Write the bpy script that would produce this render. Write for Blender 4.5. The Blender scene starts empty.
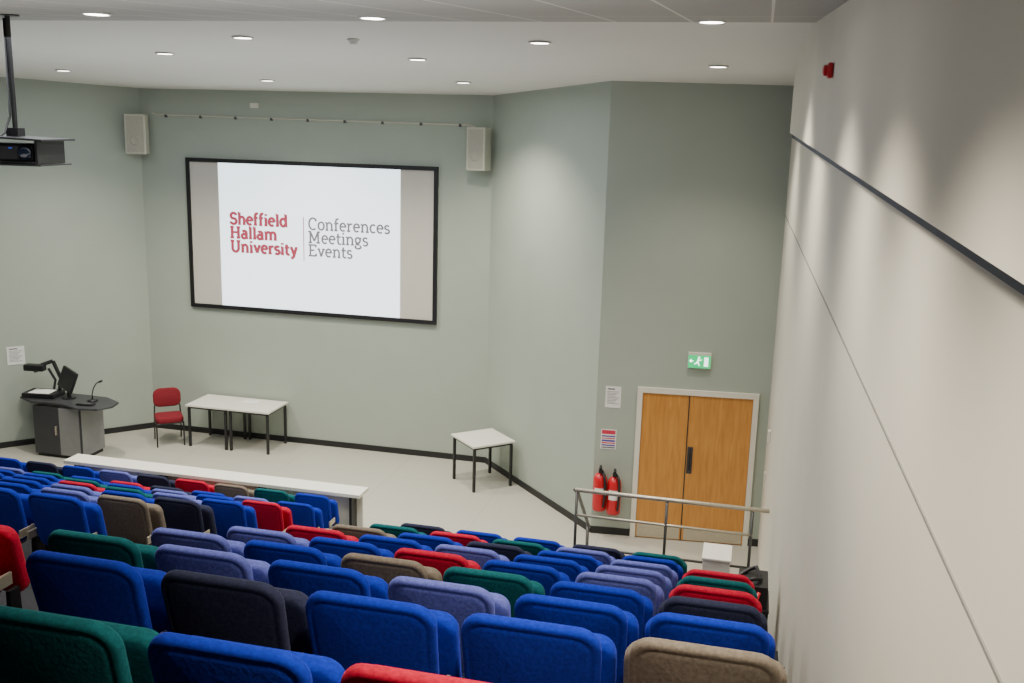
import bpy, math, random
from mathutils import Vector, Matrix
random.seed(7)
S=bpy.context.scene
COL=S.collection
# ---------------------------------------------------------------- materials
def new_mat(name):
    m=bpy.data.materials.new(name); m.use_nodes=True
    nt=m.node_tree; b=nt.nodes['Principled BSDF']
    return m,nt,b
def mat(name,c,rough=.6,metal=0,var=.06,scale=8,bump=0,spec=.5,emit=None,es=0):
    m,nt,b=new_mat(name)
    b.inputs['Roughness'].default_value=rough
    b.inputs['Metallic'].default_value=metal
    b.inputs['Specular IOR Level'].default_value=spec
    tc=nt.nodes.new('ShaderNodeTexCoord')
    n=nt.nodes.new('ShaderNodeTexNoise'); n.inputs['Scale'].default_value=scale; n.inputs['Detail'].default_value=3
    nt.links.new(tc.outputs['Object'],n.inputs['Vector'])
    r=nt.nodes.new('ShaderNodeValToRGB')
    r.color_ramp.elements[0].position=.3; r.color_ramp.elements[1].position=.7
    r.color_ramp.elements[0].color=(c[0]*(1-var),c[1]*(1-var),c[2]*(1-var),1)
    r.color_ramp.elements[1].color=(min(1,c[0]*(1+var)),min(1,c[1]*(1+var)),min(1,c[2]*(1+var)),1)
    nt.links.new(n.outputs['Fac'],r.inputs['Fac']); nt.links.new(r.outputs['Color'],b.inputs['Base Color'])
    if bump:
        bp=nt.nodes.new('ShaderNodeBump'); bp.inputs['Strength'].default_value=bump; bp.inputs['Distance'].default_value=.01
        nt.links.new(n.outputs['Fac'],bp.inputs['Height']); nt.links.new(bp.outputs['Normal'],b.inputs['Normal'])
    if emit:
        b.inputs['Emission Color'].default_value=(*emit,1); b.inputs['Emission Strength'].default_value=es
    return m
M={}
M['wall']=mat('sage_wall_paint',(.385,.435,.38),.75,var=.02,scale=2,bump=.02,spec=.2)
M['wall_r']=mat('cream_wall_paint',(.68,.65,.565),.7,var=.02,scale=2,bump=.02,spec=.25)
M['wall_b']=mat('dark_back_wall',(.15,.15,.14),.8,var=.02)
M['panel_shade']=mat('panel_shadow_paint',(.12,.135,.17),.8)  # dark colour standing in for shade below the upper wall panel
M['dark']=mat('dark_gap',(.03,.03,.03),.8)
M['seam']=mat('panel_seam',(.22,.22,.2),.8)
M['ceil']=mat('ceiling_white',(.74,.73,.69),.8,var=.01,scale=2,spec=.1)
M['black']=mat('black_plastic',(.012,.012,.014),.45)
M['blackm']=mat('black_metal',(.02,.02,.022),.35,metal=.3)
M['dgrey']=mat('charcoal_laminate',(.040,.042,.048),.45)
M['lgrey']=mat('grey_panel',(.24,.24,.24),.5)
M['white']=mat('white_laminate',(.72,.71,.64),.4,var=.02)
M['paper']=mat('paper_white',(.8,.8,.78),.8,var=.02)
M['ink']=mat('ink_grey',(.12,.12,.14),.8)
M['inkred']=mat('ink_red',(.6,.03,.08),.8)
M['inkblue']=mat('ink_purple_blue',(.10,.06,.35),.8)
M['steel']=mat('brushed_steel',(.55,.50,.40),.4,metal=.6,scale=30)
M['steeld']=mat('dark_steel',(.09,.09,.09),.4,metal=.6)
M['speaker']=mat('speaker_cream',(.55,.54,.46),.5,var=.02)
M['grille']=mat('speaker_grille',(.4,.39,.33),.7,var=.15,scale=120,bump=.2)
M['red']=mat('extinguisher_red',(.55,.01,.02),.3,var=.03)
M['redfab']=mat('red_fabric',(.18,.005,.014),.9,var=.12,scale=40,bump=.1)
M['base']=mat('baseboard_black',(.012,.012,.013),.5)
M['frame']=mat('door_frame_cream',(.74,.71,.62),.5,var=.02)
M['stairc']=mat('tier_carpet',(.010,.011,.015),.95,var=.25,scale=60,bump=.2)
M['lampw']=mat('downlight_lens',(1,1,1),.4,emit=(1,.95,.85),es=16)
M['trimw']=mat('downlight_trim',(.7,.7,.68),.4)
M['side']=mat('screen_surface_unlit',(.60,.58,.53),.8,var=.01)
M['lit']=mat('screen_image_lit',(.5,.5,.5),.9,var=.0,emit=(.80,.93,1.0),es=2.3)
M['tred']=mat('lettering_red',(.2,.02,.04),.9,emit=(.52,.08,.12),es=.85)
M['tgrey']=mat('lettering_grey',(.1,.1,.1),.9,emit=(.22,.20,.22),es=.9)
M['green']=mat('exit_sign_green',(.01,.5,.15),.5,emit=(.0,.65,.20),es=.9)
M['signw']=mat('exit_sign_white',(.9,.9,.9),.5,emit=(.8,1,.9),es=2.2)
M['lens']=mat('glass_lens',(.02,.03,.06),.05,spec=1)
M['mon']=mat('monitor_glow',(.02,.03,.1),.3,emit=(.05,.1,.5),es=.6)

def tile_mat(name,c,mortar,bw,bh,ms,rough,rot=0):
    m,nt,b=new_mat(name)
    tc=nt.nodes.new('ShaderNodeTexCoord'); mp=nt.nodes.new('ShaderNodeMapping')
    mp.inputs['Rotation'].default_value=(0,0,rot)
    br=nt.nodes.new('ShaderNodeTexBrick'); br.offset=0
    br.inputs['Scale'].default_value=1; br.inputs['Brick Width'].default_value=bw; br.inputs['Row Height'].default_value=bh
    br.inputs['Mortar Size'].default_value=ms
    br.inputs['Color1'].default_value=(*c,1); br.inputs['Color2'].default_value=(c[0]*.96,c[1]*.96,c[2]*.96,1)
    br.inputs['Mortar'].default_value=(*mortar,1)
    nt.links.new(tc.outputs['Object'],mp.inputs['Vector']); nt.links.new(mp.outputs['Vector'],br.inputs['Vector'])
    n=nt.nodes.new('ShaderNodeTexNoise'); n.inputs['Scale'].default_value=25; n.inputs['Detail'].default_value=6
    nt.links.new(tc.outputs['Object'],n.inputs['Vector'])
    mx=nt.nodes.new('ShaderNodeMixRGB'); mx.blend_type='MULTIPLY'; mx.inputs['Fac'].default_value=.12
    nt.links.new(br.outputs['Color'],mx.inputs['Color1']); nt.links.new(n.outputs['Fac'],mx.inputs['Color2'])
    nt.links.new(mx.outputs['Color'],b.inputs['Base Color'])
    b.inputs['Roughness'].default_value=rough
    return m
M['floor']=tile_mat('stage_vinyl',(.46,.45,.395),(.38,.37,.33),1.8,1.8,.008,.45)
M['ceil2']=tile_mat('ceiling_panels',(.43,.42,.395),(.78,.76,.71),.6,2.4,.009,.7)

def wood_mat(name,c1,c2):
    m,nt,b=new_mat(name)
    tc=nt.nodes.new('ShaderNodeTexCoord'); mp=nt.nodes.new('ShaderNodeMapping')
    mp.inputs['Scale'].default_value=(9,9,.8)
    n=nt.nodes.new('ShaderNodeTexNoise'); n.inputs['Scale'].default_value=3; n.inputs['Detail'].default_value=5; n.inputs['Distortion'].default_value=.6
    r=nt.nodes.new('ShaderNodeValToRGB'); r.color_ramp.elements[0].color=(*c1,1); r.color_ramp.elements[1].color=(*c2,1)
    r.color_ramp.elements[0].position=.3; r.color_ramp.elements[1].position=.7
    nt.links.new(tc.outputs['Object'],mp.inputs['Vector']); nt.links.new(mp.outputs['Vector'],n.inputs['Vector'])
    nt.links.new(n.outputs['Fac'],r.inputs['Fac']); nt.links.new(r.outputs['Color'],b.inputs['Base Color'])
    b.inputs['Roughness'].default_value=.4
    return m
M['wood']=wood_mat('door_oak_veneer',(.48,.20,.04),(.62,.29,.065))

def fabric(name,c):
    m=mat(name,c,.95,var=.2,scale=70,bump=.2,spec=.12)
    b=m.node_tree.nodes['Principled BSDF']
    b.inputs['Sheen Weight'].default_value=.35
    b.inputs['Sheen Roughness'].default_value=.4
    b.inputs['Sheen Tint'].default_value=(min(1,c[0]*1.5+.05),min(1,c[1]*1.5+.05),min(1,c[2]*1.5+.05),1)
    return m
F={'b':('royal blue',fabric('fabric_royal_blue',(.008,.022,.31))),
   'p':('periwinkle blue',fabric('fabric_periwinkle',(.095,.11,.38))),
   'n':('dark navy-grey',fabric('fabric_navy_grey',(.020,.023,.05))),
   't':('teal green',fabric('fabric_teal',(.004,.080,.092))),
   'r':('red',fabric('fabric_red',(.40,.006,.03))),
   'g':('taupe grey',fabric('fabric_taupe',(.15,.125,.10)))}

# ---------------------------------------------------------------- mesh helpers
import bmesh
def link(o): COL.objects.link(o); return o
def mkmesh(name,vs,fs,m,smooth=False):
    me=bpy.data.meshes.new(name); me.from_pydata([tuple(v) for v in vs],[],fs); me.update()
    bm=bmesh.new(); bm.from_mesh(me); bmesh.ops.recalc_face_normals(bm,faces=bm.faces); bm.to_mesh(me); bm.free()
    if smooth:
        for p in me.polygons: p.use_smooth=True
    me.materials.append(m); return me
def mobj(name,vs,fs,m,parent=None,smooth=False,loc=None,rot=None):
    o=bpy.data.objects.new(name,mkmesh(name,vs,fs,m,smooth)); link(o)
    if parent: o.parent=parent
    if loc: o.location=loc
    if rot: o.rotation_euler=rot
    return o
def boxg(x0,x1,y0,y1,z0,z1):
    v=[(x,y,z) for z in (z0,z1) for (x,y) in ((x0,y0),(x1,y0),(x1,y1),(x0,y1))]
    f=[(0,3,2,1),(4,5,6,7),(0,1,5,4),(1,2,6,5),(2,3,7,6),(3,0,4,7)]
    return v,f
def merge(parts):
    V=[];Fc=[]
    for v,f in parts:
        o=len(V); V+=list(v); Fc+=[tuple(i+o for i in q) for q in f]
    return V,Fc
def bev(o,w=.006,seg=2):
    md=o.modifiers.new('bevel','BEVEL'); md.width=w; md.segments=seg; md.limit_method='ANGLE'; return o
def box(name,b,m,parent=None,bevel=.005):
    v,f=boxg(*b); o=mobj(name,v,f,m,parent)
    if bevel: bev(o,bevel)
    return o
def tube(p0,p1,r,n=12,r1=None):
    p0=Vector(p0);p1=Vector(p1); d=(p1-p0).normalized(); r1=r if r1 is None else r1
    a=d.orthogonal().normalized(); b=d.cross(a)
    V=[];Fc=[]
    for p,rr in ((p0,r),(p1,r1)):
        for i in range(n):
            t=2*math.pi*i/n; V.append(p+a*math.cos(t)*rr+b*math.sin(t)*rr)
    for i in range(n): j=(i+1)%n; Fc.append((i,j,n+j,n+i))
    Fc.append(tuple(range(n))[::-1]); Fc.append(tuple(range(n,2*n)))
    return V,Fc
def path(pts,r,n=10):
    pts=[Vector(p) for p in pts]; V=[];Fc=[]
    a=None
    for k,p in enumerate(pts):
        d=(pts[min(k+1,len(pts)-1)]-pts[max(k-1,0)]).normalized()
        if a is None: a=d.orthogonal().normalized()
        a=(a-d*a.dot(d)).normalized(); b=d.cross(a)
        for i in range(n):
            t=2*math.pi*i/n; V.append(p+a*math.cos(t)*r+b*math.sin(t)*r)
    for k in range(len(pts)-1):
        for i in range(n):
            j=(i+1)%n; Fc.append((k*n+i,k*n+j,(k+1)*n+j,(k+1)*n+i))
    Fc.append(tuple(range(n))[::-1]); Fc.append(tuple(range((len(pts)-1)*n,len(pts)*n)))
    return V,Fc
def lathe(prof,n=24,c=(0,0)):
    V=[];Fc=[]
    for r,z in prof:
        for i in range(n):
            t=2*math.pi*i/n; V.append((c[0]+r*math.cos(t),c[1]+r*math.sin(t),z))
    for k in range(len(prof)-1):
        for i in range(n):
            j=(i+1)%n; Fc.append((k*n+i,k*n+j,(k+1)*n+j,(k+1)*n+i))
    Fc.append(tuple(range(n))[::-1]); Fc.append(tuple(range((len(prof)-1)*n,len(prof)*n)))
    return V,Fc
def prism(poly,z0,z1):
    n=len(poly); V=[(x,y,z0) for x,y in poly]+[(x,y,z1) for x,y in poly]
    Fc=[tuple(range(n))[::-1],tuple(range(n,2*n))]+[(i,(i+1)%n,n+(i+1)%n,n+i) for i in range(n)]
    return V,Fc
def thing(name,loc,rz,label,cat,group=None):
    e=bpy.data.objects.new(name,None); link(e); e.empty_display_size=.2
    e.location=loc; e.rotation_euler=(0,0,rz); e['label']=label; e['category']=cat
    if group: e['group']=group
    return e
def tag(o,label,cat,group=None):
    o['label']=label;o['category']=cat
    if group:o['group']=group
    return o
def struct(o): o['kind']='structure'; return o
def rrect(w,h,r,n=6):
    P=[]
    for cx,cz,a0 in ((w/2-r,h/2-r,0),(-w/2+r,h/2-r,90),(-w/2+r,-h/2+r,180),(w/2-r,-h/2+r,270)):
        for i in range(n+1):
            a=math.radians(a0+90*i/n); P.append((cx+r*math.cos(a),cz+r*math.sin(a)))
    return P
def cushion(w,h,t,r,bend=0,taper=0,puff=.008,e=.012,welt=False):
    big=min(.17,.36*min(w,h))
    rings=[(big,-t/2-puff),(.04,-t/2-puff*.25)]
    if welt: rings=[(big,-t/2-puff),(.05,-t/2-puff*.3),(.034,-t/2+.001),(.028,-t/2+.005),(.022,-t/2+.001)]
    rings+=[(e,-t/2),(e*.3,-t/2+e*.5),(0,-t/2+e*1.5),(0,t/2-e*1.5),(e*.3,t/2-e*.5),(e,t/2),(.04,t/2+puff*.25),(big,t/2+puff)]
    V=[];Fc=[];N=None
    for i,y in rings:
        P=rrect(w-2*i,h-2*i,max(r-i*.7,.012)); N=len(P)
        for x,z in P: V.append((x,y,z))
    for k in range(len(rings)-1):
        for i in range(N):
            j=(i+1)%N; Fc.append((k*N+i,k*N+j,(k+1)*N+j,(k+1)*N+i))
    V.append((0,rings[0][1]-puff*.4,0)); V.append((0,rings[-1][1]+puff*.4,0)); a=len(V)-2
    L=(len(rings)-1)*N
    for i in range(N):
        j=(i+1)%N; Fc.append((a,j,i)); Fc.append((a+1,L+i,L+j))
    V=[(x*(1+taper*z/h),y+bend*(x/(w/2))**2,z-(.014*(x/(w/2))**2 if z>0 else 0)) for x,y,z in V]
    return V,Fc
def xf(g,loc=(0,0,0),rx=0,ry=0,rz=0):
    R=Matrix.Rotation(rz,4,'Z')@Matrix.Rotation(ry,4,'Y')@Matrix.Rotation(rx,4,'X')
    return [tuple(R@Vector(v)+Vector(loc)) for v in g[0]],g[1]

# ---------------------------------------------------------------- room shell
A=(-10.37,15.48);B=(-4.12,15.48);C=(-1.93,13.07);D=(.35,13.29)
A2=(-12.56,13.1);D2=(-14.85,13.3)
def rw(v): return .533-.0138*v
E=(rw(-1.5),-1.5); E2=(-14.85,-1.5)
def wall(name,P,Q,z0,z1,m,th=.12):
    P=Vector(P);Q=Vector(Q); d=(Q-P).normalized(); n=Vector((-d.y,d.x))
    o=mobj(name,*prism([P,Q,Q+n*th,P+n*th],z0,z1),m); return struct(o)
wall('wall_left_angled',A2,A,-.02,6.6,M['wall'])
wall('wall_front',A,B,-.02,6.6,M['wall'])
wall('wall_right_angled',B,C,-.02,6.6,M['wall'])
wall('wall_door_side',C,D,-.02,6.6,M['wall'])
wall('wall_right',D,E,-.02,6.9,M['wall_r'])
wall('wall_back',E,E2,-.02,6.9,M['wall_b'])
wall('wall_left',E2,D2,-.02,6.9,M['wall'])
wall('wall_left_door_side',D2,A2,-.02,6.6,M['wall'])
def rwpanel(name,pts,m):
    V=[]
    for v,z,o in pts: V.append((rw(v)+.001,v,z))
    for v,z,o in pts: V.append((rw(v)-o,v,z))
    n=len(pts)
    Fc=[tuple(range(n)),tuple(range(n,2*n))]+[(i,(i+1)%n,n+(i+1)%n,n+i) for i in range(n)]
    return struct(mobj(name,V,Fc,m))
zu=lambda v:5.539-.0261*(11.4-v)
def strip(name,lo,hi,o,m):
    a=[(13.2,lo(13.2),.004),(11.4,lo(11.4),o),(-1.4,lo(-1.4),o)]
    b=[(-1.4,hi(-1.4),o),(11.4,hi(11.4),o),(13.2,hi(13.2),.004)]
    return rwpanel(name,a+b,m)
strip('trim_upper_wall_panel',lambda v:zu(v),lambda v:6.9,.10,M['wall_r'])
strip('painted_panel_shadow',lambda v:zu(v)-.071-.0020*v,lambda v:zu(v)+.01,.006,M['panel_shade'])  # painted strip imitating the shadow the panel edge casts on the wall
strip('trim_panel_seam',lambda v:4.513,lambda v:4.523,.005,M['seam'])
struct(mobj('floor',*prism([E2,E,D,C,B,A,A2,D2],-.12,0),M['floor']))
def slab(name,poly,zf,m,th=.1):
    V=[(x,y,zf(y)) for x,y in poly]+[(x,y,zf(y)+th) for x,y in poly]; n=len(poly)
    Fc=[tuple(range(n))[::-1],tuple(range(n,2*n))]+[(i,(i+1)%n,n+(i+1)%n,n+i) for i in range(n)]
    return struct(mobj(name,V,Fc,m))
vs=8.22
fc=lambda v:6.40-.055*(v-vs)
ncl=lambda v:max(6.07,5.5+.307+.066*v)
slab('ceiling',[(-14.85,vs-.1),(rw(vs),vs-.1),D,C,B,A,A2,D2],fc,M['ceil'])
slab('ceiling.001',[(-14.85,4.0),(rw(4),4.0),(rw(vs),vs),(-14.85,vs)],ncl,M['ceil2'],.02)
slab('ceiling.002',[E2,E,(rw(4),4.0),(-14.85,4.0)],lambda v:6.071,M['ceil2'],.02)
def baseb(name,P,Q,h=.10,th=.015,z=0):
    P=Vector(P);Q=Vector(Q); d=(Q-P).normalized(); n=Vector((d.y,-d.x))
    return struct(mobj(name,*prism([P,Q,Q+n*th,P+n*th],z,z+h),M['base']))
baseb('baseboard_left',A2,A); baseb('baseboard_front',A,B); baseb('baseboard_angled',B,C)
cd=(Vector(D)-Vector(C)).normalized(); CDa=math.atan2(cd.y,cd.x)
def onCD(u):
    t=(u-C[0])/(D[0]-C[0]); return (u,C[1]+t*(D[1]-C[1]))
baseb('baseboard_door',C,onCD(-1.39))
baseb('baseboard_door.001',onCD(.21),D)

# ---------------------------------------------------------------- seating tiers
rows=[]
for k in range(12):
    if k==0: v,z=2.21,4.160
    else: v,z=2.99+.83*(k-1),3.935-.32*(k-1)
    if k==11: v,z=11.22,.87
    rows.append((v,z-.87))
def tier(v0,v1,zt,u0,u1=None):
    ua=rw(v0)-.002 if u1 is None else u1; ub=rw(v1)-.002 if u1 is None else u1
    return prism([(u0,v0),(ua,v0),(ub,v1),(u0,v1)],.001,zt)
T=[tier(-1.49,rows[0][0]-.32,rows[0][1]+.33,-14.8)]
for k in range(11):
    v,z=rows[k]; v0=v-.32 ; v1=rows[k+1][0]-.32 if k<8 else v+.51
    if k<=8: T.append(tier(v0,v1 if k<8 else 9.70,z,-14.8 if k<8 else -4.85))
    if k>=8: T.append(tier(v0,rows[k+1][0]-.32,z,-14.8,-4.851))
for k in range(0,8):
    v,z=rows[k]; vn,zn=rows[k+1]
    T.append(prism([(-4.75,vn-.32),(-3.4,vn-.32),(-3.4,vn+.06),(-4.75,vn+.06)],.001,zn+.15))
for i in range(4):
    T.append(tier(9.70+.27*i,9.70+.27*(i+1),.66-.165*i,-2.9,-1.65))
struct(mobj('floor.001',*merge(T),M['stairc']))

# ---------------------------------------------------------------- auditorium seats
gb=cushion(.480,.50,.046,.085,bend=.028,taper=.05,puff=.004,e=.011,welt=True)
gb=xf(gb,(0,.060,.584),rx=math.radians(13))
gs=cushion(.550,.39,.07,.06,puff=.010,e=.014)
gs=xf(gs,(0,.235,.525),rx=math.radians(12))
def leggeo(x):
    pr=[(-.02,0),(.36,0),(.36,.025),(.22,.05),(.20,.40),(.13,.40),(.12,.05),(-.02,.025)]
    V=[(x-.012,y,z) for y,z in pr]+[(x+.012,y,z) for y,z in pr]; n=len(pr)
    return V,[tuple(range(n))[::-1],tuple(range(n,2*n))]+[(i,(i+1)%n,n+(i+1)%n,n+i) for i in range(n)]
def brk(s):
    x=s*.252
    return boxg(x-.007,x+.007,.015,.18,.42,.485)
meshes={}
def getmesh(key,g,m,smooth):
    if key not in meshes: meshes[key]=mkmesh(key,g[0],g[1],m,smooth)
    return meshes[key]
def seat(u,v,z,c):
    cname,fm=F[c]
    e=thing('auditorium_seat',(u,v,z),random.uniform(-.006,.006),'%s fabric tip-up auditorium seat in a raked row'%cname,'seat','auditorium seats in raked rows')
    for nm,g,m,s,sf in (('backrest',gb,fm,True,c),('seat',gs,fm,True,c),('leg',leggeo(-.270),M['blackm'],False,'L'),('leg',leggeo(.270),M['blackm'],False,'R'),('bracket',brk(-1),M['steel'],False,'L'),('bracket',brk(1),M['steel'],False,'R')):
        o=bpy.data.objects.new(nm,getmesh(nm+sf,g,m,s)); link(o); o.parent=e
center={0:'.rbt',1:'gbbnb',2:'bbpbptr',3:'nbtgbp',4:'rpbrbp',5:'tpbpbr',6:'rpbnbg',7:'.bptrt',8:'.tnbbn'}
left={5:'bbp',6:'gpbt',7:'nbpb',8:'bptrbb',9:'rbpbtbbn',10:'bpbnrbtpb',11:'btgrnpbnbb'}
SP=.578
for k in range(12):
    v,z=rows[k]
    if k<=8:
        u0=-.165 if k==0 else (-.055-.004*k)
        for i,c in enumerate(center[k]):
            if c!='.': seat(u0-SP*i-(.27 if (k==2 and i==6) else 0),v,z,c)
    if k>=5:
        u=-5.17 if k<11 else -5.30
        i=0
        while (u)/v>-.955:
            cs=left[k]; seat(u,v,z,cs[i] if i<len(cs) else random.choice('bbbppntr')); u-=SP; i+=1

# ---------------------------------------------------------------- front long shelf desk
e=thing('front_row_desk',(-7.0,11.76,0),0,'long narrow white laminate desk ahead of the front row','desk')
box('desk_top',(-2.25,2.22,-.17,.15,.70,.75),M['white'],e)
box('modesty_panel',(-2.2,2.17,.06,.09,.12,.70),M['white'],e)
for x in (-2.1,-.75,.75,2.07):
    box('leg',(x-.02,x+.02,-.12,.055,0,.70),M['blackm'],e)

# ---------------------------------------------------------------- tables
def table(u,v,rz,w,d,label):
    e=thing('square_table',(u,v,0),rz,label,'table','white tables on the stage')
    box('table_top',(-w/2,w/2,-d/2,d/2,.715,.745),M['white'],e,.003)
    fr=[boxg(-w/2+.03,w/2-.03,-d/2+.03,-d/2+.055,.68,.715),boxg(-w/2+.03,w/2-.03,d/2-.055,d/2-.03,.68,.715),
        boxg(-w/2+.03,-w/2+.055,-d/2+.03,d/2-.03,.68,.715),boxg(w/2-.055,w/2-.03,-d/2+.03,d/2-.03,.68,.715)]
    mobj('table_frame',*merge(fr),M['black'],e)
    for sx in (-1,1):
        for sy in (-1,1):
            x=sx*(w/2-.045);y=sy*(d/2-.045)
            box('leg',(x-.02,x+.02,y-.02,y+.02,0,.68),M['black'],e,.003)
table(-8.845,15.06,0,.775,.74,'square white-topped table with black legs, pushed beside a matching table')
table(-8.066,15.06,0,.775,.74,'square white-topped table with black legs, paper sheet on it')
table(-3.92,14.55,math.radians(-46),.76,.74,'single square white-topped table with black legs near the angled wall')
o=box('paper_sheet',(-.15,.15,-.105,.105,0,.003),M['paper'],None,0); o.location=(-8.28,15.22,.7465); o.rotation_euler=(0,0,.2); tag(o,'white sheet of paper lying on a table','paper')
# ---------------------------------------------------------------- red chair
e=thing('visitor_chair',(-9.63,14.80,0),math.radians(38),'red upholstered chair with black tubular legs beside the tables','chair')
mobj('backrest',*xf(cushion(.46,.33,.07,.11,bend=-.035,puff=.015,e=.02),(0,.22,.76),rx=math.radians(-10)),M['redfab'],e,True)
mobj('seat',*xf(cushion(.46,.45,.10,.08,puff=.015,e=.022),(0,-.02,.455),rx=math.radians(90)),M['redfab'],e,True)
for sx in (-1,1):
    x=sx*.22
    mobj('leg',*path([(x,-.24,0),(x,-.22,.42)],.013),M['black'],e)
    mobj('leg',*path([(x,.27,0),(x,.18,.42),(x*.96,.20,.6),(x*.8,.245,.70)],.013),M['black'],e)
mobj('seat_frame',*merge([path([(-.22,-.22,.40),(.22,-.22,.40)],.012),path([(-.22,.18,.40),(.22,.18,.40)],.012),path([(-.22,-.22,.40),(-.22,.18,.40)],.012),path([(.22,-.22,.40),(.22,.18,.40)],.012)]),M['black'],e)

# ---------------------------------------------------------------- lectern with equipment
LX,LY=-10.80,13.74
e=thing('lectern',(LX,LY,0),0,'charcoal and grey teaching lectern with wing-shaped dark top','lectern')
mobj('body',*prism([(-.48,-.25),(.0,-.25),(.0,.32),(-.48,.32)],.06,.86),M['dgrey'],e)
mobj('side_cabinet',*prism([(.004,-.25),(.42,-.25),(.42,.32),(.004,.32)],.06,.86),M['lgrey'],e)
mobj('plinth',*prism([(-.46,-.21),(.40,-.21),(.40,.29),(-.46,.29)],0,.06),M['black'],e)
top=[(-.84,-.10),(-.48,-.28),(-.20,-.24),(.10,-.26),(.46,-.40),(.80,-.34),(.92,-.12),(.86,.14),(.50,.34),(-.70,.38),(-.84,.26)]
bev(mobj('worktop',*prism(top,.905,.94),M['dgrey'],e),.008)
mobj('top_support',*prism([(-.45,-.18),(.38,-.18),(.38,.28),(-.45,.28)],.86,.905),M['steel'],e)
box('door_handle',(-.06,-.04,-.285,-.251,.40,.55),M['steel'],e,.003)
box('side_trim',(.385,.425,-.256,-.2505,.06,.86),M['dgrey'],e,0)
vz=.9415
e=thing('document_camera',(LX-.50,LY+.06,vz),math.radians(8),'black document camera with folding arm on the lectern','document camera')
box('base',(-.28,.28,-.19,.18,0,.08),M['black'],e,.012)
box('copy_board',(-.18,.18,-.16,.10,.081,.086),M['paper'],e,.001)
mobj('arm',*merge([path([(.2,.13,.05),(.25,.12,.28),(.14,.10,.58)],.032),path([(.14,.10,.58),(-.02,.02,.52)],.032),path([(.10,.13,.05),(.15,.12,.25),(.05,.10,.45)],.022)]),M['black'],e)
bev(mobj('camera_head',*boxg(-.30,.04,-.06,.08,.42,.53),M['black'],e),.02)
mobj('lens',*lathe([(.03,.395),(.035,.42)],16,(-.12,.01)),M['lens'],e)
e=thing('monitor',(LX-.04,LY+.08,vz),math.radians(-24),'black tilted flat monitor seen from behind on the lectern','monitor')
mobj('stand',*merge([lathe([(.11,0),(.11,.012),(.03,.02)],20),boxg(-.03,.03,-.01,.03,.01,.26)]),M['black'],e)
bev(mobj('housing',*xf(boxg(-.20,.20,-.02,.035,-.17,.18),(0,-.005,.31),rx=math.radians(-16),ry=math.radians(12)),M['black'],e),.01)
mobj('display',*xf(boxg(-.18,.18,.0355,.037,-.15,.16),(0,-.005,.31),rx=math.radians(-16),ry=math.radians(12)),M['mon'],e)
e=thing('gooseneck_microphone',(LX+.44,LY+.04,vz),0,'black gooseneck microphone standing on the lectern','microphone')
mobj('base',*lathe([(.08,0),(.08,.02),(.03,.035)],20),M['black'],e,True)
mobj('neck',*path([(0,0,.03),(.0,0,.12),(.03,0,.22),(.09,0,.31),(.15,0,.34)],.009),M['black'],e,True)
mobj('capsule',*tube((.14,0,.336),(.20,0,.36),.018,12),M['black'],e,True)
e=thing('control_keypad',(LX+.48,LY-.19,vz),.1,'dark control keypad lying on the lectern top','keypad')
box('casing',(-.14,.14,-.06,.06,0,.025),M['black'],e); box('keys',(-.12,.12,-.045,.045,.0255,.03),M['dgrey'],e,0)

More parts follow.
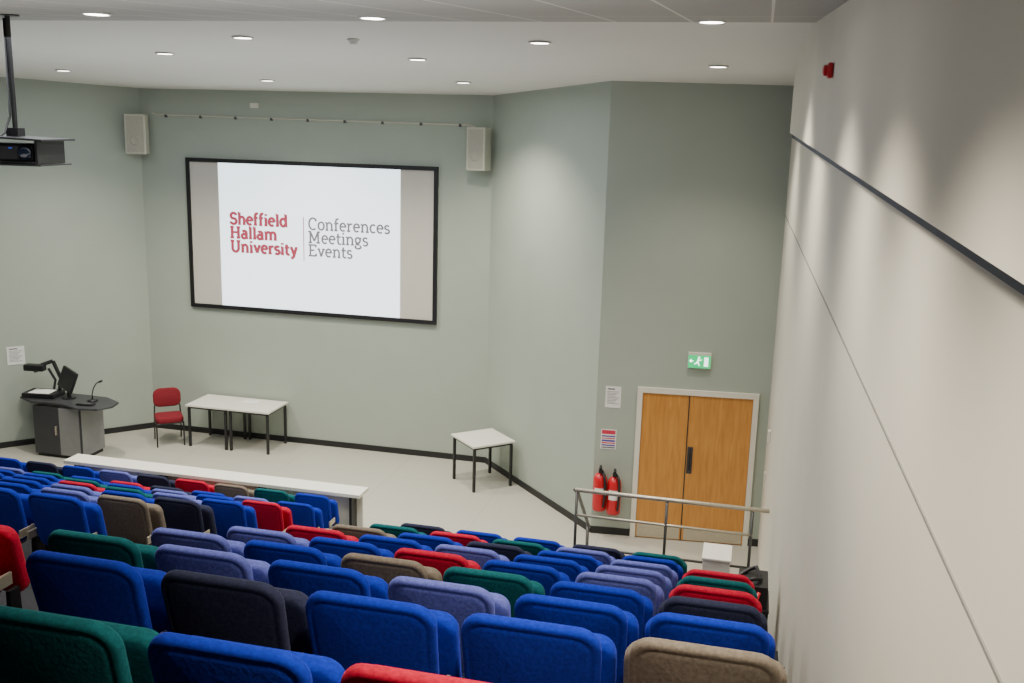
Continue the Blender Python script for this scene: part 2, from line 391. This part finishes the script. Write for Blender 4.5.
# ---------------------------------------------------------------- projection screen with lettering
def arc(cx,cy,rx,ry,a0,a1,n=12):
    return [(cx+rx*math.cos(math.radians(a0+(a1-a0)*i/n)),cy+ry*math.sin(math.radians(a0+(a1-a0)*i/n))) for i in range(n+1)]
def sf(x,y,h=.11): return ('s',[(x-h,y),(x+h,y)])
def st(x,y0,y1): return ('m',[(x,y0),(x,y1)])
G={
'o':(.54,[('m',arc(.27,.25,.2,.24,0,360,20))]),
'e':(.52,[('s',[(.08,.27),(.47,.27)]),('m',arc(.26,.25,.19,.24,0,312,18))]),
'c':(.48,[('m',arc(.27,.25,.2,.24,50,310,16))]),
'a':(.54,[('m',arc(.25,.34,.15,.14,150,0,8)+[(.40,.02)]),('s',[(.38,.02),(.52,.02)]),('m',arc(.23,.14,.16,.14,0,360,14))]),
's':(.44,[('m',arc(.22,.365,.14,.12,25,270,12)+arc(.22,.125,.15,.125,90,-155,12))]),
'S':(.58,[('m',arc(.29,.53,.19,.18,25,270,12)+arc(.29,.18,.2,.18,90,-155,12)),('s',[(.47,.56),(.47,.70)]),('s',[(.09,.02),(.09,.16)])]),
'h':(.62,[st(.14,0,.76),('m',arc(.31,.30,.17,.18,180,0,10)+[(.48,0)]),sf(.14,.02),sf(.48,.02),('s',[(.02,.73),(.14,.73)])]),
'n':(.62,[st(.14,0,.49),('m',arc(.31,.30,.17,.18,180,0,10)+[(.48,0)]),sf(.14,.02),sf(.48,.02),('s',[(.02,.47),(.14,.47)])]),
'm':(.94,[st(.14,0,.49),('m',arc(.305,.30,.165,.18,180,0,10)+[(.47,0)]),('m',arc(.635,.30,.165,.18,180,0,10)+[(.80,0)]),sf(.14,.02),sf(.47,.02),sf(.80,.02),('s',[(.02,.47),(.14,.47)])]),
'r':(.44,[st(.14,0,.49),('m',arc(.31,.29,.17,.18,180,55,8)),sf(.14,.02,.13),('s',[(.02,.47),(.14,.47)])]),
'i':(.30,[st(.15,0,.49),sf(.15,.02,.12),('s',[(.03,.47),(.15,.47)]),('m',[(.15,.62),(.15,.74)])]),
'l':(.30,[st(.15,0,.76),sf(.15,.02,.12),('s',[(.03,.73),(.15,.73)])]),
'f':(.38,[('m',[(.15,0),(.15,.6)]+arc(.28,.6,.13,.14,175,55,6)),sf(.15,.02,.12),('s',[(.02,.46),(.34,.46)])]),
't':(.38,[('m',[(.15,.66),(.15,.14)]+arc(.27,.14,.12,.13,185,315,6)),('s',[(.02,.46),(.35,.46)])]),
'd':(.60,[st(.45,0,.76),('m',arc(.26,.25,.19,.24,0,360,18)),('s',[(.33,.73),(.45,.73)]),('s',[(.45,.02),(.57,.02)])]),
'v':(.54,[('m',[(.10,.48),(.27,.0)]),('m',[(.27,.0),(.44,.48)]),sf(.10,.46,.10),sf(.44,.46,.10)]),
'y':(.56,[('m',[(.11,.48),(.29,.02)]),('m',[(.46,.48),(.27,-.10),(.18,-.19),(.07,-.18)]),sf(.11,.46,.10),sf(.46,.46,.10)]),
'g':(.54,[('m',arc(.24,.31,.16,.17,0,360,16)),('s',[(.36,.44),(.50,.46)]),('m',[(.14,.16),(.14,.06),(.36,.03)]),('m',arc(.26,-.10,.19,.11,50,-220,14))]),
'H':(.80,[st(.16,0,.72),st(.62,0,.72),('s',[(.16,.37),(.62,.37)]),sf(.16,.02,.14),sf(.16,.70,.14),sf(.62,.02,.14),sf(.62,.70,.14)]),
'U':(.76,[('m',[(.16,.72)]+arc(.38,.24,.22,.24,180,360,14)+[(.60,.72)]),sf(.16,.70,.14),sf(.60,.70,.14)]),
'C':(.68,[('m',arc(.37,.36,.28,.36,48,312,18)),('s',[(.57,.52),(.57,.70)])]),
'M':(.94,[st(.17,0,.72),('m',[(.17,.72),(.45,.12)]),('m',[(.45,.12),(.73,.72)]),st(.73,0,.72),sf(.17,.02,.14),sf(.12,.70,.10),sf(.73,.02,.14),sf(.78,.70,.10)]),
'E':(.66,[st(.16,0,.72),('s',[(.03,.02),(.58,.02)]),('s',[(.03,.70),(.56,.70)]),('s',[(.16,.37),(.46,.37)]),('s',[(.57,0),(.57,.17)]),('s',[(.55,.72),(.55,.56)])]),
}
def stroke(p,w,V,Fc,sx,sz,ox,oz,y):
    P=[(ox+a*sx,oz+b*sz) for a,b in p]
    Q=[P[0]]
    for q in P[1:]:
        if math.hypot(q[0]-Q[-1][0],q[1]-Q[-1][1])>1e-4: Q.append(q)
    P=Q
    L=[];n=len(P)
    closed=n>3 and math.hypot(P[0][0]-P[-1][0],P[0][1]-P[-1][1])<1e-4
    def nrm(a,b):
        dx,dz=b[0]-a[0],b[1]-a[1]; l=math.hypot(dx,dz) or 1; return (-dz/l,dx/l)
    for i in range(n):
        ns=[]
        if i>0: ns.append(nrm(P[i-1],P[i]))
        if i<n-1: ns.append(nrm(P[i],P[i+1]))
        if closed and i==0: ns.append(nrm(P[-2],P[-1]))
        if closed and i==n-1: ns.append(nrm(P[0],P[1]))
        nx=sum(a for a,b in ns)/len(ns); nz=sum(b for a,b in ns)/len(ns); l=math.hypot(nx,nz) or 1
        k=min(1/max(l,.5),1.4); nx/=l; nz/=l
        ww=w*(.84+.16*abs(nx))*k/2
        L.append((P[i][0]+nx*ww,P[i][1]+nz*ww,P[i][0]-nx*ww,P[i][1]-nz*ww))
    o=len(V)
    for a,b,c,d in L: V.append((a,y,b)); V.append((c,y,d))
    for i in range(n-1): Fc.append((o+2*i,o+2*i+1,o+2*i+3,o+2*i+2))
def lettering(name,lines,x0,zb,pitch,scale,wid,w,ws,y,m,parent):
    V=[];Fc=[]
    widths=[sum(G[c][0] for c in l) for l in lines]
    sx=wid/max(widths)
    for i,l in enumerate(lines):
        x=x0; oz=zb-pitch*i
        for c in l:
            adv,ss=G[c]
            for q,(t,p) in enumerate(ss):
                stroke(p,w if t=='m' else ws,V,Fc,sx,scale,x,oz,y-.0006*q)
            x+=adv*sx
    me=bpy.data.meshes.new(name); me.from_pydata(V,[],Fc); me.update(); me.materials.append(m)
    o=bpy.data.objects.new(name,me); link(o); o.parent=parent; return o
e=thing('projection_screen',(-7.25,15.475,3.59),0,'large wall-mounted projection screen in black frame showing a logo slide','projection screen')
fw=.065;W=2.25;H=1.285
fr=[boxg(-W,W,-.045,0,H-fw,H),boxg(-W,W,-.045,0,-H,-H+fw),boxg(-W,-W+fw,-.045,0,-H+fw,H-fw),boxg(W-fw,W,-.045,0,-H+fw,H-fw)]
mobj('screen_frame',*merge(fr),M['black'],e)
mobj('screen_surface',*boxg(-W+fw,W-fw,-.02,0,-H+fw,H-fw),M['side'],e)
mobj('projected_image',*boxg(-1.65,1.61,-.024,-.0205,-H+fw+.003,H-fw-.003),M['lit'],e)
lettering('lettering',['Sheffield','Hallam','University'],-1.46,.20,.236,.262,1.25,.054,.046,-.028,M['tred'],e)
lettering('lettering',['Conferences','Meetings','Events'],-.02,.175,.222,.266,1.46,.034,.034,-.028,M['tgrey'],e)
mobj('divider_line',*boxg(-.106,-.092,-.0275,-.0245,-.36,.38),M['tred'],e)

# ---------------------------------------------------------------- speakers, conduit, small wall items
def speaker(u,v,z,rz,w,label):
    e=thing('wall_speaker',(u,v,z),rz,label,'loudspeaker','wall loudspeakers')
    bev(mobj('cabinet',*boxg(-w/2,w/2,-.13,.13,-.33,.33),M['speaker'],e),.015)
    mobj('grille',*boxg(-w/2+.03,w/2-.03,-.136,-.1305,-.30,.30),M['grille'],e)
    mobj('woofer',*xf(lathe([(.09,0),(.07,.012),(.02,.004)],20),(0,-.137,-.1),rx=math.radians(90)),M['grille'],e)
    box('bracket',(-.04,.04,.13,.17,-.08,.08),M['blackm'],e)
speaker(-10.28,15.25,5.24,math.radians(20),.34,'cream loudspeaker cabinet mounted near the corner of the sage wall')
speaker(-4.28,15.26,5.18,math.radians(-8),.31,'cream loudspeaker cabinet mounted beside the projection screen')
e=thing('cable_conduit',(-7.25,15.4665,5.55),0,'thin conduit running along the wall between the loudspeakers','conduit')
mobj('pipe',*path([(-2.87,0,.05),(-2.75,0,.02),(2.75,0,-.01),(2.85,0,-.04)],.0125),M['speaker'],e)
for i in range(9):
    x=-2.6+.65*i; box('clip',(x-.02,x+.02,-.016,.0125,-.022+.005-.003*i,.028-.003*i),M['steeld'],e,0)
o=box('junction_box',(-.07,.07,-.02,.02,-.04,.04),M['white'],None); o.location=(-8.2,15.4598,5.76); tag(o,'small white electrical box high on the wall','electrical box')
la=math.atan2(A[1]-A2[1],A[0]-A2[0]); ln=Vector((math.sin(la),-math.cos(la)))
def notice(P,z,rz,w,h,label,coloured=False):
    e=thing('wall_notice',(P[0],P[1],z),rz,label,'notice')
    mobj('sheet',*boxg(-w/2,w/2,-.004,0,-h/2,h/2),M['paper'],e)
    L=[]
    def band(a,b): return boxg(-w*.44,w*.44,-.0055,-.0042,h*a,h*b)
    if not coloured:
        L.append(boxg(-w*.36,w*.1,-.0055,-.0042,h*.34,h*.40))
        for i in range(9):
            zz=h*(.24-.07*i); L.append(boxg(-w*.38,w*(.38-.09*((i*5)%4)),-.0055,-.0042,zz,zz+h*.018))
        mobj('print',*merge(L),M['ink'],e)
    else:
        mobj('print',*merge([band(.26,.46),band(.02,.07),band(-.22,-.16)]),M['inkred'],e)
        mobj('print',*merge([band(.12,.19),band(-.12,-.03),band(-.34,-.27)]),M['inkblue'],e)
        mobj('print',*merge([band(-.45,-.39)]),M['ink'],e)
ta=(-11.85-A2[0])/(A[0]-A2[0]); pa=(-11.85,A2[1]+ta*(A[1]-A2[1]))
notice((pa[0]+ln.x*.004,pa[1]+ln.y*.004),1.57,la,.27,.31,'white printed notice on the sage wall behind the lectern')
cn=Vector((math.sin(CDa),-math.cos(CDa)))
def cdp(u,off): p=onCD(u); return (p[0]+cn.x*off,p[1]+cn.y*off)
notice(cdp(-1.71,.003),1.98,CDa,.21,.30,'white printed notice on the wall beside the double door')
notice(cdp(-1.745,.003),1.38,CDa,.21,.28,'white notice with red and purple printed bands beside the double door',True)

# ---------------------------------------------------------------- double door
P=cdp(-.59,.002)
e=thing('door_1',(P[0],P[1],0),CDa,'double oak-veneer door in a cream frame','door'); e['kind']='structure'
w2=.80; sx_=-.10
mobj('door_frame',*merge([boxg(-w2,-w2+.07,-.05,0,0,2.15),boxg(w2-.07,w2,-.05,0,0,2.15),boxg(-w2+.07,w2-.07,-.05,0,2.08,2.15)]),M['frame'],e)
box('door_leaf',(-w2+.072,sx_-.003,-.03,-.001,.01,2.075),M['wood'],e,.002)
box('door_leaf',(sx_+.003,w2-.072,-.03,-.001,.01,2.075),M['wood'],e,.002)
box('astragal',(sx_-.012,sx_,-.036,-.0305,.01,2.075),M['dark'],e,0)
box('push_plate',(sx_+.012,sx_+.085,-.034,-.0305,.98,1.36),M['dgrey'],e,.001)
mobj('handle',*path([(sx_+.05,-.034,1.02),(sx_+.05,-.075,1.04),(sx_+.05,-.075,1.30),(sx_+.05,-.034,1.32)],.011),M['blackm'],e)
box('kick_plate',(-w2+.09,sx_-.03,-.033,-.0305,.02,.2),M['steel'],e,0)
box('kick_plate',(sx_+.03,w2-.09,-.033,-.0305,.02,.2),M['steel'],e,0)
P=cdp(-.60,.03)
e=thing('exit_sign',(P[0],P[1],2.56),CDa,'illuminated green emergency exit sign with running figure above the door','exit sign')
bev(mobj('housing',*boxg(-.15,.15,-.03,.028,-.10,.11),M['white'],e),.006)
mobj('sign_face',*boxg(-.145,.145,-.034,-.0305,-.095,.075),M['green'],e)
pic=[]
yy0,yy1=-.037,-.0345
pic.append(boxg(.06,.115,yy0,yy1,-.07,.055))
pic.append(xf(boxg(-.011,.011,yy0,yy1,-.028,.028),(-.02,0,.005),ry=.35))
pic.append(boxg(-.022,.006,yy0,yy1,.035,.060))
pic.append(xf(boxg(-.008,.008,yy0,yy1,-.025,.025),(-.045,0,-.03),ry=1.1))
pic.append(xf(boxg(-.008,.008,yy0,yy1,-.025,.025),(-.008,0,-.04),ry=-.4))
pic.append(xf(boxg(-.006,.006,yy0,yy1,-.022,.022),(.01,0,.012),ry=1.2))
pic.append(boxg(-.125,-.080,yy0,yy1,-.009,.009))
pic.append(([(-.105,yy0,.03),(-.105,yy0,-.03),(-.135,yy0,0)],[(0,1,2)]))
mobj('pictogram',*merge(pic),M['signw'],e)

def ext(u,label,off=.10,dz=0,lab=(.22,.36)):
    P=cdp(u,off)
    e=thing('fire_extinguisher',(P[0],P[1],.36+dz),CDa,label,'fire extinguisher','fire extinguishers by the door')
    mobj('cylinder',*lathe([(.082,0),(.094,.015),(.096,.05),(.096,.42),(.089,.47),(.06,.515),(.03,.53)],24),M['red'],e,True)
    pts=[(math.sin(a)*.0975,-math.cos(a)*.0975) for a in [math.radians(-45+90*i/8) for i in range(9)]]
    V=[(x,y,z) for z in lab for x,y in pts]; mobj('label_panel',V,[(i,i+1,10+i,9+i) for i in range(8)],M['paper'],e,True)
    mobj('valve',*merge([lathe([(.03,.53),(.03,.57)],12),boxg(-.02,.02,-.11,.06,.57,.60),boxg(-.016,.016,-.11,.03,.615,.635),boxg(-.012,.012,.01,.03,.59,.62)]),M['black'],e)
    mobj('hose',*path([(.02,-.02,.57),(.055,-.10,.55),(.072,-.10,.42),(.072,-.10,.25),(.06,-.105,.08)],.017),M['black'],e,True)
    mobj('wall_bracket',*boxg(-.03,.03,.097,off-.002,.2,.45),M['steeld'],e)
ext(-1.825,'red fire extinguisher with black hose hung on the wall',.105,.03,(.27,.34))
ext(-1.630,'red fire extinguisher with pale label beside another extinguisher',.125,.0)

o=box('light_switch',(-.008,.008,-.045,.045,-.045,.045),M['white'],None,.003); o.location=(rw(12.6)-.0095,12.6,1.25); tag(o,'white light switch plate on the cream wall','light switch')
o=box('wall_sensor',(-.015,.015,-.05,.05,-.07,.07),M['white'],None,.003); o.location=(rw(12.2)-.0165,12.2,1.9); tag(o,'small white wall sensor near the door','sensor')
e=thing('fire_alarm_beacon',(rw(6.0)-.102,6.0,5.865),0,'small red fire alarm sounder high on the cream wall','alarm')
bev(mobj('base',*boxg(-.03,-.001,-.04,.04,-.042,.042),M['red'],e),.008)
mobj('sounder',*xf(lathe([(.032,0),(.028,.02),(.015,.026)],16),(-.03,0,0),ry=math.radians(-90)),M['red'],e)
for u,v in ((-4.0,9.6),(-8.4,9.9)):
    e=thing('smoke_detector',(u,v,fc(v)),0,'small white smoke detector on the ceiling','smoke detector','smoke detectors on the ceiling')
    mobj('base',*lathe([(.06,-.002),(.06,-.02)],20),M['trimw'],e)
    mobj('sensor_head',*lathe([(.045,-.021),(.035,-.05),(.02,-.055)],20),M['trimw'],e)

# ---------------------------------------------------------------- handrail
e=thing('guard_railing',(0,9.62,.826),0,'steel guard railing with pale top rail on the tier','railing')
mobj('top_rail',*path([(-1.60,0,1.07),(.34,0,1.07)],.022),M['steel'],e,True)
mobj('mid_rail',*path([(-1.58,0,.80),(.20,0,.80)],.014),M['steel'],e,True)
mobj('lower_rail',*path([(-1.58,0,.45),(.20,0,.45)],.014),M['steeld'],e,True)
for x in (-1.58,-.66,.18):
    mobj('post',*merge([path([(x,0,0),(x,0,1.05)],.015),lathe([(.05,0),(.05,.012)],16,(x,0))]),M['steeld'],e,True)
mobj('stair_rail',*path([(-1.60,0,1.07),(-1.60,.12,1.02),(-1.60,1.0,.30),(-1.60,1.06,.24)],.02),M['steeld'],e,True)
mobj('stair_post',*path([(-1.6,.98,-.82),(-1.6,.98,.30)],.018),M['steeld'],e,True)
e=thing('white_pedestal',(-.12,8.75,rows[8][1]+.002),0,'narrow white pedestal cabinet standing beside the seats','cabinet')
box('cabinet_body',(-.12,.12,-.17,.17,.02,.93),M['white'],e); box('cabinet_top',(-.13,.13,-.18,.18,.931,.955),M['white'],e)
box('plinth',(-.11,.11,-.15,.15,0,.02),M['black'],e,0)
e=thing('equipment_trolley',(.20,8.05,rows[7][1]+.002),0,'black equipment trolley cluttered with cables against the wall','trolley')
box('shelf',(-.14,.14,-.2,.2,.12,.15),M['black'],e); box('shelf',(-.14,.14,-.2,.2,.52,.55),M['black'],e)
box('amplifier',(-.12,.12,-.17,.17,.551,.74),M['black'],e)
box('equipment_case',(-.12,.12,-.17,.17,.151,.46),M['dgrey'],e)
mobj('cable_bundle',*path([(-.06,-.1,.75),(0,-.14,.79),(.06,-.05,.76),(.02,.08,.80),(-.05,.1,.76),(-.12,.0,.74),(-.15,-.12,.5)],.018),M['black'],e,True)
mobj('red_cable',*path([(.05,-.19,.70),(.02,-.22,.60),(-.04,-.23,.50),(.02,-.22,.35)],.016),M['red'],e,True)
for x in(-.125,.125):
    for y in(-.185,.185): mobj('leg',*path([(x,y,.0),(x,y,.55)],.011),M['blackm'],e)

# ---------------------------------------------------------------- projector
e=thing('ceiling_projector',(-5.55,7.05,5.24),math.radians(8),'black data projector on a tray hanging from a ceiling pole','projector')
zt=ncl(7.05)-5.24
mobj('pole',*path([(-.28,0,.14),(-.28,0,zt)],.02),M['blackm'],e)
mobj('ceiling_plate',*lathe([(.09,zt-.015),(.09,zt-.001)],20,(-.28,0)),M['blackm'],e)
bev(mobj('tray',*xf(boxg(-.36,.36,-.25,.25,-.008,.008),(-.28,0,.085),ry=math.radians(2)),M['black'],e),.003)
mobj('coupler',*boxg(-.33,-.23,-.05,.05,.095,.16),M['blackm'],e)
mobj('hanger',*boxg(-.60,-.58,-.2,.2,-.115,.085),M['blackm'],e)
mobj('hanger',*boxg(-.01,.01,-.2,.2,-.115,.075),M['blackm'],e)
bev(mobj('projector_body',*boxg(-.56,-.04,-.17,.19,-.105,.04),M['black'],e),.025)
bev(mobj('base_tray',*boxg(-.64,.05,-.23,.23,-.13,-.118),M['black'],e),.003)
mobj('lens',*tube((-.15,.19,-.02),(-.15,.235,-.02),.05,20),M['lens'],e,True)
mobj('connector_panel',*boxg(-.40,-.16,-.178,-.171,-.08,.02),M['dgrey'],e)
mobj('focus_ring',*xf(lathe([(.055,0),(.055,.025),(.035,.03)],20),(-.10,-.178,-.03),rx=math.radians(90)),M['lens'],e,True)
mobj('status_light',*boxg(-.24,-.21,-.182,-.1785,.0,.012),M['mon'],e)
mobj('cable',*path([(-.33,-.18,-.04),(-.36,-.23,-.02),(-.34,-.22,.05),(-.31,-.10,.12),(-.305,-.02,.25),(-.303,-.01,zt-.03)],.009),M['black'],e,True)

# ---------------------------------------------------------------- downlights + added fill lights
def downlight(u,v,zc,en=90,cone=118):
    e=thing('downlight',(u,v,zc),0,'round recessed ceiling downlight, switched on','downlight','recessed ceiling downlights')
    mobj('trim_ring',*lathe([(.11,-.002),(.11,-.010),(.09,-.014),(.09,-.006)],24),M['trimw'],e,True)
    mobj('lens',*lathe([(.088,-.004),(.088,-.012)],24),M['lampw'],e,False)
    l=bpy.data.lights.new('downlight_lamp','SPOT'); l.energy=en; l.spot_size=math.radians(cone); l.spot_blend=1
    l.color=(1,.905,.74); l.shadow_soft_size=.08
    o=bpy.data.objects.new('lamp',l); link(o); o.parent=e; o.location=(0,0,-.05)
FL=[(-9.79,12.83),(-6.87,10.82),(-7.07,13.74),(-5.15,9.51),(-3.85,11.09),(-4.04,13.55),(-2.14,9.71),(-.53,11.4),(-9.9,10.0)]
for u,v in FL: downlight(u,v,fc(v),(700 if v>12.5 else 390) if u<-1 else 330,124 if v>12.5 else 113)
for u,v in [(-4.86,6.78),(-2.92,7.38)]: downlight(u,v,ncl(v),280,112)
for u,v in [(-.44,7.95)]: downlight(u,v,ncl(v),420,118)
for u,v in [(-.33,4.7),(-.33,3.2),(-.33,1.8)]: downlight(u,v,ncl(v),300,120)
for u,v in [(-3.0,4.6),(-6.0,4.6)]: downlight(u,v,ncl(v),260,112)
def area(name,u,v,z,sx,sy,en,rx=0,col=(.9,.96,1.0)):
    l=bpy.data.lights.new(name,'AREA'); l.shape='RECTANGLE'; l.size=sx; l.size_y=sy; l.energy=en; l.color=col
    o=bpy.data.objects.new(name,l); link(o); o.location=(u,v,z); o.rotation_euler=(rx,0,0); return o
area('ceiling_area_fill',-4.5,7.2,6.1,6,2,120)  # unseen soft area fills added below the ceiling, no fixture there
area('ceiling_area_fill',-7,11.5,6.0,8,4,150)
area('upward_fill',-6.5,10.3,3.6,8,3,70,math.pi)  # unseen upward fills added mid-room to brighten the ceiling
area('upward_fill',-4.0,4.6,4.9,6,2.4,50,math.pi,(1,.97,.92))

w=bpy.data.worlds.new('world'); S.world=w; w.use_nodes=True
w.node_tree.nodes['Background'].inputs['Color'].default_value=(.8,.85,.9,1); w.node_tree.nodes['Background'].inputs['Strength'].default_value=.3

# ---------------------------------------------------------------- camera
p=math.radians(12.0); r=math.radians(1.6); q=math.radians(13.5)
def tr(v):
    x,y,z=v; return Vector((math.cos(q)*x-math.sin(q)*y, math.sin(q)*x+math.cos(q)*y, z))
R0=Vector((1,0,0));Fw=Vector((0,math.cos(p),-math.sin(p)));U0=Vector((0,math.sin(p),math.cos(p)))
R=R0*math.cos(r)+U0*math.sin(r); U=U0*math.cos(r)-R0*math.sin(r)
R,U,Fw=tr(R),tr(U),tr(Fw)
cam=bpy.data.cameras.new('camera'); co=bpy.data.objects.new('camera',cam); link(co)
cam.sensor_width=36; cam.lens=36*1000/1024; cam.clip_start=.05
co.matrix_world=Matrix(((R.x,U.x,-Fw.x,0),(R.y,U.y,-Fw.y,0),(R.z,U.z,-Fw.z,5.5),(0,0,0,1)))
S.camera=co
